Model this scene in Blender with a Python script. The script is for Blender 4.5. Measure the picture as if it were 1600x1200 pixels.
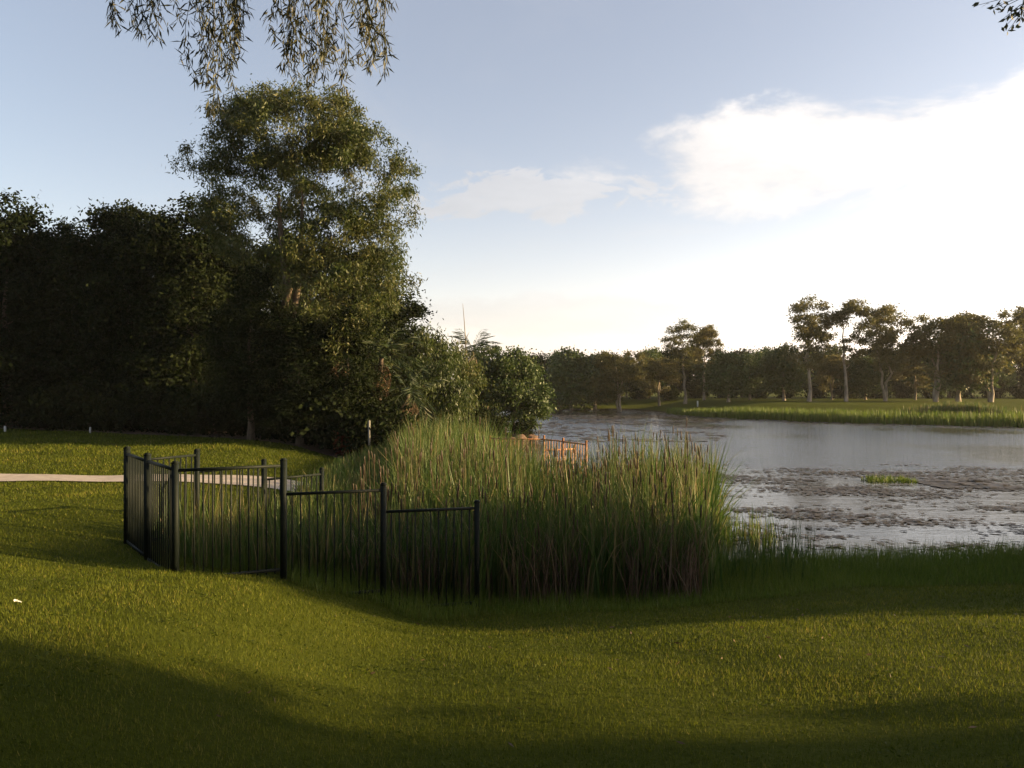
import bpy, math, random
import numpy as np
from mathutils import Vector, Matrix
R = math.radians
for o in list(bpy.data.objects): bpy.data.objects.remove(o)
S = bpy.context.scene; COL = S.collection
CAMZ = 3.6; F = 1244.0
# ---------------------------------------------------------------- camera, sky, sun, exposure
cam = bpy.data.cameras.new('camera'); cam.sensor_width = 36; cam.lens = 36 * F / 1600
cam.clip_start = 0.05; cam.clip_end = 6000
co = bpy.data.objects.new('camera', cam); COL.objects.link(co)
co.location = (0, 0, CAMZ); co.rotation_euler = (R(90), 0, 0); S.camera = co
SUN_AZ, SUN_EL = R(91), R(12)
SDIR = Vector((math.sin(SUN_AZ) * math.cos(SUN_EL), math.cos(SUN_AZ) * math.cos(SUN_EL), math.sin(SUN_EL)))
W = bpy.data.worlds.new('World'); S.world = W; W.use_nodes = True
nt = W.node_tree; nt.nodes.clear()
def nod(t, kind, **kw):
    n = t.nodes.new(kind)
    for k, v in kw.items(): setattr(n, k, v)
    return n
def mth(t, op, a, b=None, c=None, clamp=False):
    n = t.nodes.new('ShaderNodeMath'); n.operation = op; n.use_clamp = clamp
    for i, v in enumerate((a, b, c)):
        if v is None: continue
        if isinstance(v, (int, float)): n.inputs[i].default_value = v
        else: t.links.new(v, n.inputs[i])
    return n.outputs[0]
def sstep(t, v, lo, hi):
    n = t.nodes.new('ShaderNodeMapRange'); n.interpolation_type = 'SMOOTHSTEP'
    t.links.new(v, n.inputs[0]); n.inputs[1].default_value = lo; n.inputs[2].default_value = hi
    return n.outputs[0]
def mixc(t, fac, a, b):
    n = t.nodes.new('ShaderNodeMix'); n.data_type = 'RGBA'
    for i, v in ((0, fac), (6, a), (7, b)):
        if isinstance(v, (int, float)): n.inputs[i].default_value = v
        elif isinstance(v, (tuple, list)): n.inputs[i].default_value = (*v[:3], 1)
        else: t.links.new(v, n.inputs[i])
    return n.outputs[2]
def noise(t, vec, scale, detail=4, rough=0.55, dist=0.0):
    n = t.nodes.new('ShaderNodeTexNoise'); n.inputs['Scale'].default_value = scale
    n.inputs['Detail'].default_value = detail; n.inputs['Roughness'].default_value = rough
    n.inputs['Distortion'].default_value = dist
    if vec is not None: t.links.new(vec, n.inputs['Vector'])
    return n.outputs['Fac']
sky = nod(nt, 'ShaderNodeTexSky', sky_type='NISHITA'); sky.sun_disc = False
sky.sun_elevation = SUN_EL; sky.sun_rotation = SUN_AZ; sky.dust_density = 1.5; sky.air_density = 1.0
tc = nod(nt, 'ShaderNodeTexCoord'); sp = nod(nt, 'ShaderNodeSeparateXYZ'); nt.links.new(tc.outputs['Generated'], sp.inputs[0])
X, Y, Z = sp.outputs
zc = mth(nt, 'ADD', mth(nt, 'MAXIMUM', Z, 0.0), 0.13)
cv = nod(nt, 'ShaderNodeCombineXYZ'); nt.links.new(mth(nt, 'DIVIDE', X, zc), cv.inputs[0]); nt.links.new(mth(nt, 'DIVIDE', Y, zc), cv.inputs[1])
UV = cv.outputs[0]
dt = nod(nt, 'ShaderNodeVectorMath', operation='DOT_PRODUCT'); nt.links.new(tc.outputs['Generated'], dt.inputs[0]); dt.inputs[1].default_value = SDIR
glow = mth(nt, 'POWER', 2.718, mth(nt, 'MULTIPLY', mth(nt, 'SUBTRACT', dt.outputs['Value'], 0.50), 1.9))   # 1 at the right edge of the view, more towards the sun
glow = mth(nt, 'MINIMUM', glow, 1.7); glow2 = mth(nt, 'MULTIPLY', mth(nt, 'POWER', glow, 1.5), 1.35)
az = mth(nt, 'ARCTAN2', X, Y); el = mth(nt, 'ARCSINE', Z)
ae = nod(nt, 'ShaderNodeCombineXYZ'); nt.links.new(az, ae.inputs[0]); nt.links.new(mth(nt, 'MULTIPLY', el, 2.2), ae.inputs[1])
edge = noise(nt, ae.outputs[0], 5.0, 9, 0.62, 0.3)
edge2 = noise(nt, ae.outputs[0], 13.0, 9, 0.68, 0.8)
def bank(a0, e0, ra, re, amp, edge=edge):
    ea = mth(nt, 'POWER', mth(nt, 'ABSOLUTE', mth(nt, 'DIVIDE', mth(nt, 'SUBTRACT', az, a0), ra)), 2.0)
    ee = mth(nt, 'POWER', mth(nt, 'ABSOLUTE', mth(nt, 'DIVIDE', mth(nt, 'SUBTRACT', el, e0), re)), 2.0)
    f = mth(nt, 'SUBTRACT', 1.0, mth(nt, 'ADD', ea, ee))
    f = mth(nt, 'ADD', f, mth(nt, 'MULTIPLY', mth(nt, 'SUBTRACT', edge, 0.5), amp))
    return sstep(nt, f, 0.0, 0.65)
b1 = bank(0.62, 0.262, 0.54, 0.085, 3.4)
b2 = bank(0.02, 0.232, 0.19, 0.030, 7.0, edge2)
b3 = bank(0.16, 0.085, 0.50, 0.03, 4.0)
wisp = sstep(nt, noise(nt, UV, 0.9, 7, 0.62, 0.6), 0.50, 0.80)
hz = mth(nt, 'POWER', mth(nt, 'SUBTRACT', 1.0, mth(nt, 'MAXIMUM', Z, 0.0), clamp=True), 8.0)
veil = mth(nt, 'MULTIPLY', glow2, mth(nt, 'ADD', 0.05, mth(nt, 'MULTIPLY', hz, 1.1)))
cl = mth(nt, 'MAXIMUM', b1, mth(nt, 'MAXIMUM', mth(nt, 'MULTIPLY', b2, 0.6), mth(nt, 'MULTIPLY', b3, 0.45)))
cl = mth(nt, 'MAXIMUM', cl, mth(nt, 'MULTIPLY', wisp, 0.4), clamp=True)
# cloud brightness follows the angle to the sun
cb = nod(nt, 'ShaderNodeVectorMath', operation='SCALE'); cb.inputs[0].default_value = (8.6, 8.15, 7.8)
nt.links.new(mth(nt, 'MULTIPLY', mth(nt, 'ADD', 0.42, mth(nt, 'MULTIPLY', glow, 0.5)), mth(nt, 'ADD', 0.55, mth(nt, 'MULTIPLY', edge, 0.8))), cb.inputs['Scale'])
vl = nod(nt, 'ShaderNodeVectorMath', operation='SCALE'); vl.inputs[0].default_value = (6.6, 5.6, 5.1); nt.links.new(veil, vl.inputs['Scale'])
base = nod(nt, 'ShaderNodeVectorMath', operation='SCALE'); nt.links.new(sky.outputs[0], base.inputs[0]); base.inputs['Scale'].default_value = 1.0
ad = nod(nt, 'ShaderNodeVectorMath', operation='ADD'); nt.links.new(base.outputs[0], ad.inputs[0]); nt.links.new(vl.outputs[0], ad.inputs[1])
hv = nod(nt, 'ShaderNodeVectorMath', operation='SCALE'); hv.inputs[0].default_value = (2.6, 1.75, 1.75); nt.links.new(hz, hv.inputs['Scale'])
adh = nod(nt, 'ShaderNodeVectorMath', operation='ADD'); nt.links.new(ad.outputs[0], adh.inputs[0]); nt.links.new(hv.outputs[0], adh.inputs[1]); ad = adh
ad0 = ad; ad = nod(nt, 'ShaderNodeVectorMath', operation='ADD'); nt.links.new(ad0.outputs[0], ad.inputs[0]); ad.inputs[1].default_value = (1.25, 1.15, 1.25)   # thin high haze over the whole sky
skyc = mixc(nt, mth(nt, 'MULTIPLY', cl, 0.85), ad.outputs[0], cb.outputs[0])
bg = nod(nt, 'ShaderNodeBackground'); bg.inputs[1].default_value = 0.05; nt.links.new(skyc, bg.inputs[0])
wo = nod(nt, 'ShaderNodeOutputWorld'); nt.links.new(bg.outputs[0], wo.inputs[0])
sl = bpy.data.lights.new('sun', 'SUN'); sl.energy = 5.0; sl.angle = R(0.6); sl.color = (1.0, 0.71, 0.34)
so = bpy.data.objects.new('sun', sl); COL.objects.link(so); so.location = (40, 0, 30)
so.rotation_euler = SDIR.to_track_quat('Z', 'Y').to_euler()
S.view_settings.view_transform = 'Standard'; S.view_settings.look = 'None'
S.view_settings.exposure = 1.75; S.view_settings.gamma = 1.0

# ---------------------------------------------------------------- helpers
rng = np.random.default_rng(7); random.seed(7)
def mesh(name, V, Fq=None, Ft=None, mat=None, rnd=None, smooth=False):
    V = np.asarray(V, dtype=np.float32).reshape(-1, 3); me = bpy.data.meshes.new(name)
    lv, ls = [], []; n = 0
    for Fa, k in ((Fq, 4), (Ft, 3)):
        if Fa is None or len(Fa) == 0: continue
        Fa = np.asarray(Fa, dtype=np.int32).reshape(-1, k); lv.append(Fa.ravel()); ls.append(n + np.arange(len(Fa)) * k); n += Fa.size
    lv = np.concatenate(lv); ls = np.concatenate(ls).astype(np.int32)
    me.vertices.add(len(V)); me.vertices.foreach_set('co', V.ravel())
    me.loops.add(len(lv)); me.loops.foreach_set('vertex_index', lv)
    me.polygons.add(len(ls)); me.polygons.foreach_set('loop_start', ls)
    if smooth: me.polygons.foreach_set('use_smooth', np.ones(len(ls), dtype=bool))
    if rnd is not None:
        a = me.attributes.new('rnd', 'FLOAT', 'POINT'); a.data.foreach_set('value', np.asarray(rnd, dtype=np.float32).ravel())
    me.update(calc_edges=True); me.validate()
    if mat is not None: me.materials.append(mat)
    return me
def link(name, me, parent=None, loc=(0, 0, 0), rot=(0, 0, 0), label=None, cat=None, group=None, kind=None):
    o = bpy.data.objects.new(name, me); COL.objects.link(o); o.parent = parent; o.location = loc; o.rotation_euler = rot
    return tag(o, label, cat, group, kind)
def tag(o, label=None, cat=None, group=None, kind=None):
    for k, v in (('label', label), ('category', cat), ('group', group), ('kind', kind)):
        if v: o[k] = v
    return o
def copy_tree(o, parent=None):
    c = o.copy(); COL.objects.link(c); c.parent = parent
    for ch in o.children: copy_tree(ch, c)
    return c
class Acc:
    def __init__(s): s.V = []; s.Q = []; s.T = []; s.r = []; s.n = 0
    def add(s, V, Q=None, T=None, r=None):
        V = np.asarray(V, dtype=float).reshape(-1, 3); s.V.append(V)
        if Q is not None and len(Q): s.Q.append(np.asarray(Q).reshape(-1, 4) + s.n)
        if T is not None and len(T): s.T.append(np.asarray(T).reshape(-1, 3) + s.n)
        s.r.append(np.full(len(V), 0.5) if r is None else np.broadcast_to(r, (len(V),)).astype(float)); s.n += len(V)
    def mesh(s, name, mat, smooth=False):
        return mesh(name, np.concatenate(s.V), np.concatenate(s.Q) if s.Q else None, np.concatenate(s.T) if s.T else None, mat, np.concatenate(s.r), smooth)
def tube(acc, P, rad, sides=7, r=0.5):
    P = np.asarray(P, float); k = len(P); T = np.gradient(P, axis=0); T /= np.linalg.norm(T, axis=1)[:, None] + 1e-9
    ref = np.array([0.31, 0.95, 0.05]); U = np.cross(T, ref); U /= np.linalg.norm(U, axis=1)[:, None] + 1e-9; B = np.cross(T, U)
    a = np.linspace(0, 2 * np.pi, sides, endpoint=False)
    V = P[:, None] + (U[:, None] * np.cos(a)[None, :, None] + B[:, None] * np.sin(a)[None, :, None]) * np.asarray(rad)[:, None, None]
    i = np.arange(k - 1)[:, None] * sides; j = np.arange(sides)[None]; j2 = (j + 1) % sides
    Q = np.stack([i + j, i + j2, i + sides + j2, i + sides + j], -1).reshape(-1, 4)
    acc.add(V, Q, None, r)
def leaves(acc, C, D, L, Wd, r, fold=0.15):
    n = len(C); D = D / (np.linalg.norm(D, axis=1)[:, None] + 1e-9)
    N = rng.normal(size=(n, 3)); U = np.cross(D, N); U /= np.linalg.norm(U, axis=1)[:, None] + 1e-9; Nn = np.cross(D, U)
    L = np.broadcast_to(L, (n,))[:, None]; Wd = np.broadcast_to(Wd, (n,))[:, None]
    V = np.stack([C, C + D * L * .45 + U * Wd * .5 + Nn * L * fold * .3, C + D * L, C + D * L * .45 - U * Wd * .5 + Nn * L * fold * .3], 1)
    Q = np.arange(n * 4).reshape(-1, 4); acc.add(V.reshape(-1, 3), Q, None, np.repeat(r, 4))
def blades(acc, B, H, Wd, r, lean=0.15, bend=0.35, seg=3, droop=None):
    n = len(B); yaw = rng.uniform(0, 2 * np.pi, n); ax = np.stack([np.cos(yaw), np.sin(yaw), np.zeros(n)], 1)
    ld = rng.uniform(0, 2 * np.pi, n); lv = np.stack([np.cos(ld), np.sin(ld), np.zeros(n)], 1) * rng.uniform(0, 1, n)[:, None]
    H = np.broadcast_to(H, (n,)); Wd = np.broadcast_to(Wd, (n,)); t = np.linspace(0, 1, seg + 1)
    bd = rng.uniform(0, bend, n) if droop is None else droop
    P = B[:, None] + np.array([0, 0, 1.0]) * (H[:, None] * (t - 0.35 * bd[:, None] * t ** 3))[..., None] + lv[:, None] * (H[:, None] * (lean * t + bd[:, None] * t ** 2.5))[..., None]
    w = Wd[:, None] * np.array([1, .95, .7, .08] if seg == 3 else [1, .85, .08]) * .5
    V = np.stack([P - ax[:, None] * w[..., None], P + ax[:, None] * w[..., None]], 2)
    m = 2 * (seg + 1); o = (np.arange(n) * m)[:, None]; k = (np.arange(seg) * 2)[None]
    Q = np.stack([o + k, o + k + 1, o + k + 3, o + k + 2], -1).reshape(-1, 4)
    acc.add(V.reshape(-1, 3), Q, None, np.repeat(r, m))
def box(acc, c, s, r=0.5, M=None):
    v = np.array([[x, y, z] for x in (-.5, .5) for y in (-.5, .5) for z in (-.5, .5)]) * np.asarray(s)
    if M is not None: v = v @ np.asarray(M).T
    acc.add(v + np.asarray(c), [[0, 1, 3, 2], [4, 6, 7, 5], [0, 4, 5, 1], [2, 3, 7, 6], [0, 2, 6, 4], [1, 5, 7, 3]], None, r)
def at(px, py, d): return np.array([(px - 800) / F * d, d, CAMZ - (py - 600) / F * d])

# ---------------------------------------------------------------- materials
def newmat(name):
    m = bpy.data.materials.new(name); m.use_nodes = True; t = m.node_tree; t.nodes.clear()
    return m, t, nod(t, 'ShaderNodeOutputMaterial')
def ramp(t, fac, cols):
    n = nod(t, 'ShaderNodeValToRGB'); e = n.color_ramp.elements
    while len(e) < len(cols): e.new(0.5)
    for i, c in enumerate(cols): e[i].position = i / (len(cols) - 1); e[i].color = (*c, 1)
    t.links.new(fac, n.inputs[0]); return n.outputs[0]
def leafmat(name, cols, trans=0.35, rough=0.5, nscale=0.6, spec=0.3):
    m, t, out = newmat(name)
    a = nod(t, 'ShaderNodeAttribute', attribute_name='rnd'); ob = nod(t, 'ShaderNodeObjectInfo'); g = nod(t, 'ShaderNodeNewGeometry')
    f = mth(t, 'ADD', mth(t, 'MULTIPLY', a.outputs['Fac'], 0.75), mth(t, 'MULTIPLY', noise(t, g.outputs['Position'], nscale, 2), 0.5))
    f = mth(t, 'ADD', f, mth(t, 'MULTIPLY', mth(t, 'SUBTRACT', ob.outputs['Random'], 0.9), 0.28), clamp=True)
    c = ramp(t, f, cols)
    p = nod(t, 'ShaderNodeBsdfPrincipled'); t.links.new(c, p.inputs['Base Color']); p.inputs['Roughness'].default_value = rough; p.inputs['Specular IOR Level'].default_value = spec
    tr = nod(t, 'ShaderNodeBsdfTranslucent'); t.links.new(c, tr.inputs[0])
    mx = nod(t, 'ShaderNodeMixShader'); mx.inputs[0].default_value = trans
    t.links.new(p.outputs[0], mx.inputs[1]); t.links.new(tr.outputs[0], mx.inputs[2]); t.links.new(mx.outputs[0], out.inputs[0])
    return m
def plain(name, c1, c2, scale=8, rough=0.7, bump=0.0, stretch=(1, 1, 1), metallic=0.0, spec=0.4):
    m, t, out = newmat(name); tcn = nod(t, 'ShaderNodeTexCoord'); mp = nod(t, 'ShaderNodeMapping'); mp.inputs['Scale'].default_value = stretch
    t.links.new(tcn.outputs['Object'], mp.inputs[0]); f = noise(t, mp.outputs[0], scale, 6, 0.65)
    p = nod(t, 'ShaderNodeBsdfPrincipled'); t.links.new(mixc(t, sstep(t, f, 0.3, 0.7), c1, c2), p.inputs['Base Color'])
    p.inputs['Roughness'].default_value = rough; p.inputs['Metallic'].default_value = metallic; p.inputs['Specular IOR Level'].default_value = spec
    if bump:
        b = nod(t, 'ShaderNodeBump'); b.inputs['Strength'].default_value = bump; b.inputs['Distance'].default_value = 0.03
        t.links.new(f, b.inputs['Height']); t.links.new(b.outputs[0], p.inputs['Normal'])
    t.links.new(p.outputs[0], out.inputs[0]); return m
MG = leafmat('lawn_blades', [(.024, .038, .004), (.063, .084, .008), (.112, .13, .014), (.23, .19, .05)], .45, .6, .5, .12)
MLONG = leafmat('long_grass', [(.04, .07, .009), (.075, .12, .013), (.11, .15, .018), (.14, .15, .03)], .4)
MREED = leafmat('reed_leaves', [(.02, .048, .008), (.04, .082, .013), (.07, .11, .02), (.19, .15, .065)], .4)
MDEAD = leafmat('dead_reeds', [(.04, .028, .018), (.08, .052, .034), (.13, .088, .058), (.22, .16, .10)], .25)
MGUM = leafmat('gum_leaves', [(.016, .029, .006), (.032, .050, .010), (.056, .070, .015), (.10, .09, .026)], .38)
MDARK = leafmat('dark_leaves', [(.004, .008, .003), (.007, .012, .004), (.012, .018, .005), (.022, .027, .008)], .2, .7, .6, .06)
MMID = leafmat('mid_leaves', [(.02, .036, .008), (.034, .058, .012), (.055, .078, .018), (.09, .10, .028)], .32)
MFAR = leafmat('far_gum_leaves', [(.034, .042, .011), (.06, .064, .016), (.095, .085, .024), (.15, .115, .038)], .48)
MWEEP = leafmat('weeping_leaves', [(.025, .03, .014), (.04, .045, .02), (.06, .06, .026), (.09, .075, .035)], .25)
MTWIG = leafmat('glossy_leaves', [(.02, .03, .012), (.03, .04, .016), (.045, .05, .02), (.06, .06, .025)], .2)
MRED = leafmat('red_leaves', [(.08, .015, .01), (.13, .025, .012), (.2, .045, .016), (.14, .07, .03)], .3)
MPALM = leafmat('palm_leaves', [(.010, .02, .005), (.016, .03, .007), (.028, .042, .01), (.045, .055, .015)], .25)
MPDEAD = leafmat('dead_fronds', [(.07, .045, .025), (.11, .07, .04), (.15, .10, .06), (.2, .14, .09)], .25)
MPAD = leafmat('lily_pads', [(.03, .028, .018), (.05, .038, .03), (.06, .05, .032), (.09, .06, .055)], .03, .5, .4, .3)
MBARK = plain('bark', (.05, .035, .025), (.12, .09, .065), 6, .9, .6, (1, 1, .25))
MPALE = plain('pale_bark', (.12, .095, .07), (.30, .25, .19), 3, .85, .4, (1, 1, .3))
MMETAL = plain('dark_green_paint', (.004, .007, .006), (.008, .012, .010), 20, .6, .05, spec=.15)
MSUNBROWN = plain('sun_orange_on_brown', (.24, .10, .045), (.34, .16, .07), 14, .6, .1)  # orange of the low sun put into the fence's brown colour
MCONC = plain('concrete', (.30, .25, .21), (.42, .36, .30), 5, .9, .2)
MMULCH = plain('mulch', (.03, .018, .012), (.09, .05, .035), 14, .95, .8)
MROCK = plain('rock', (.05, .033, .025), (.14, .08, .06), 2.5, .95, 1.0)
MPOST = plain('pale_timber', (.16, .15, .13), (.26, .25, .22), 9, .8, .2, (1, 1, .2))
MPAPER = plain('paper', (.36, .36, .34), (.48, .48, .46), 20, .8, .1)

# ---------------------------------------------------------------- terrain
SHORE = np.array([(125, 6), (90, 10), (50, 14.5), (25, 16.5), (10, 16), (5, 15.3), (2, 14.5), (0, 14), (-1.5, 13.8), (-2.6, 14.3), (-1.8, 17), (-.9, 20), (-1.2, 24), (-2.6, 28),
    (-2, 36), (0, 46), (1.3, 53), (.8, 58), (-3, 62), (-10, 70), (-15, 85), (-10, 100), (0, 110), (4.5, 112), (17, 112), (19, 98), (21, 87), (30, 75), (42, 67), (60, 58), (90, 48), (125, 42)], float)
def sdist(x, y):
    x = np.asarray(x, float).ravel(); y = np.asarray(y, float).ravel(); A = SHORE; B = np.roll(A, -1, 0)
    best = np.full(x.shape, 1e9); ins = np.zeros(x.shape, bool)
    for a, b in zip(A, B):
        d = b - a; t = np.clip(((x - a[0]) * d[0] + (y - a[1]) * d[1]) / (d @ d), 0, 1)
        best = np.minimum(best, np.hypot(x - a[0] - t * d[0], y - a[1] - t * d[1]))
        c = ((a[1] > y) != (b[1] > y)) & (x < (b[0] - a[0]) * (y - a[1]) / (b[1] - a[1] + 1e-12) + a[0]); ins ^= c
    return np.where(ins, -best, best)
def sm(a, b, v): t = np.clip((v - a) / (b - a), 0, 1); return t * t * (3 - 2 * t)
def zf(x, y):
    x = np.asarray(x, float).ravel(); y = np.asarray(y, float).ravel(); s = sdist(x, y)
    g = np.interp(s, [-8, -2, 0, 2.2, 4.6, 8, 14, 25], [-1, -.45, 0, .25, .68, 1.3, 2.0, 2.3])
    g = g + .5 * sm(.8, 3.5, -x) * np.clip(s / 2, 0, 1) * sm(-2, 5, y)
    cap = np.interp(y, [0, 9, 12.5, 20, 36, 60, 2000], [3, 1.75, 1.35, 1.25, 1.6, 1.45, 1.45]); k = .25
    h = np.clip(.5 + .5 * (cap - g) / k, 0, 1); z = cap * (1 - h) + g * h - k * h * (1 - h)
    und = .025 * np.sin(x * .9 + 1.3 * np.sin(y * .5)) * np.sin(y * .8 + .7) + .012 * np.sin(x * 2.3 + y * 1.1)
    return z + und * np.clip(s / 3, 0, 1)
def gz(x, y): return float(zf([x], [y])[0])
def on(px, d): x = (px - 800) / F * d; return np.array([x, d, gz(x, d)])
tt = np.linspace(-1, 1, 330)
gx = 1.2 * np.sinh(tt * 7.6) ; gy = 10 + 1.2 * np.sinh(tt * 7.6)
GX, GY = np.meshgrid(gx, gy); nn = len(tt); ii = np.arange(nn * nn).reshape(nn, nn)
GQ = np.stack([ii[:-1, :-1], ii[:-1, 1:], ii[1:, 1:], ii[1:, :-1]], -1).reshape(-1, 4)
m, t, out = newmat('lawn_ground'); g = nod(t, 'ShaderNodeNewGeometry'); s3 = nod(t, 'ShaderNodeSeparateXYZ'); t.links.new(g.outputs['Position'], s3.inputs[0])
f1 = noise(t, g.outputs['Position'], 0.8, 6, .65); f2 = noise(t, g.outputs['Position'], 30, 4, .7)
c = ramp(t, mth(t, 'ADD', mth(t, 'MULTIPLY', f1, .6), mth(t, 'MULTIPLY', f2, .4)), [(.018, .025, .003), (.036, .046, .005), (.062, .072, .009), (.10, .095, .02)])
c = mixc(t, sstep(t, s3.outputs[2], .16, .04), c, (.035, .026, .018))
p = nod(t, 'ShaderNodeBsdfPrincipled'); t.links.new(c, p.inputs['Base Color']); p.inputs['Roughness'].default_value = .9; p.inputs['Specular IOR Level'].default_value = .03
b = nod(t, 'ShaderNodeBump'); b.inputs['Strength'].default_value = .9; b.inputs['Distance'].default_value = .05; t.links.new(f2, b.inputs['Height']); t.links.new(b.outputs[0], p.inputs['Normal'])
t.links.new(p.outputs[0], out.inputs[0])
link('ground', mesh('ground', np.stack([GX.ravel(), GY.ravel(), zf(GX, GY)], 1), GQ, None, m, None, True), kind='structure')
# water
m, t, out = newmat('pond_water'); g = nod(t, 'ShaderNodeNewGeometry')
mp = nod(t, 'ShaderNodeMapping'); mp.inputs['Scale'].default_value = (.7, 1.6, 1); t.links.new(g.outputs['Position'], mp.inputs[0])
h = mth(t, 'ADD', noise(t, mp.outputs[0], 5.5, 3, .6), mth(t, 'MULTIPLY', noise(t, mp.outputs[0], 1.1, 2, .5), 1.3))
calm = noise(t, g.outputs['Position'], .09, 3, .5)
b = nod(t, 'ShaderNodeBump'); b.inputs['Distance'].default_value = .042; t.links.new(h, b.inputs['Height'])
ys = nod(t, 'ShaderNodeSeparateXYZ'); t.links.new(g.outputs['Position'], ys.inputs[0])   # the lily mat damps the ripples near the bank
t.links.new(mth(t, 'MULTIPLY', mth(t, 'ADD', .45, mth(t, 'MULTIPLY', sstep(t, calm, .36, .55), .55)), mth(t, 'ADD', .25, mth(t, 'MULTIPLY', sstep(t, ys.outputs[1], 28, 35), .75))), b.inputs['Strength'])
fr = nod(t, 'ShaderNodeFresnel'); fr.inputs['IOR'].default_value = 1.33; gl = nod(t, 'ShaderNodeBsdfGlossy'); gl.inputs['Roughness'].default_value = .07; gl.inputs['Color'].default_value = (1, 1, 1, 1)
t.links.new(b.outputs[0], gl.inputs['Normal']); df = nod(t, 'ShaderNodeBsdfDiffuse'); df.inputs[0].default_value = (.03, .026, .018, 1); mx = nod(t, 'ShaderNodeMixShader')
t.links.new(fr.outputs[0], mx.inputs[0]); t.links.new(df.outputs[0], mx.inputs[1]); t.links.new(gl.outputs[0], mx.inputs[2]); t.links.new(mx.outputs[0], out.inputs[0])
link('water', mesh('water', [(-30, 8, 0), (126, 8, 0), (126, 116, 0), (-30, 116, 0)], [[0, 1, 2, 3]], None, m), kind='structure')
# path and garden bed draped on the lawn
def drape(name, L, Rr, mat, lift, n=120, m_=6):
    L = np.asarray(L, float); Rr = np.asarray(Rr, float); u = np.linspace(0, 1, n)
    def samp(P): q = np.concatenate([[0], np.cumsum(np.hypot(*np.diff(P, axis=0).T))]); q /= q[-1]; return np.stack([np.interp(u, q, P[:, 0]), np.interp(u, q, P[:, 1])], 1)
    a, b_ = samp(L), samp(Rr); w = np.linspace(0, 1, m_)[None, :, None]; P = a[:, None] * (1 - w) + b_[:, None] * w; P = P.reshape(-1, 2)
    i = np.arange(n * m_).reshape(n, m_); Q = np.stack([i[:-1, :-1], i[1:, :-1], i[1:, 1:], i[:-1, 1:]], -1).reshape(-1, 4)
    return link(name, mesh(name, np.column_stack([P, zf(P[:, 0], P[:, 1]) + lift]), Q, None, mat, None, True), kind='structure')
PL = [(-70, 21.6), (-30, 21.3), (-14, 20.6), (-8, 20.2), (-5.2, 20.2), (-3.6, 20.2)]; PR = [(-70, 20.0), (-30, 19.7), (-14, 19.1), (-8, 18.8), (-5, 18.8), (-3.6, 18.8)]
drape('path', PL, PR, MCONC, .03)
BEDN = [(-60, 48), (-32, 40), (-23, 35.6), (-14, 32.2), (-8.5, 29.4), (-5.4, 27.8), (-4.0, 27.2)]
drape('garden_bed', [(-60, 70), (-32, 60), (-23, 55), (-14, 52), (-8, 50), (-4, 48), (-2, 46)], BEDN, MMULCH, .02, 120, 24)
def bedy(x): return np.interp(x, [p[0] for p in BEDN], [p[1] for p in BEDN])

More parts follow.
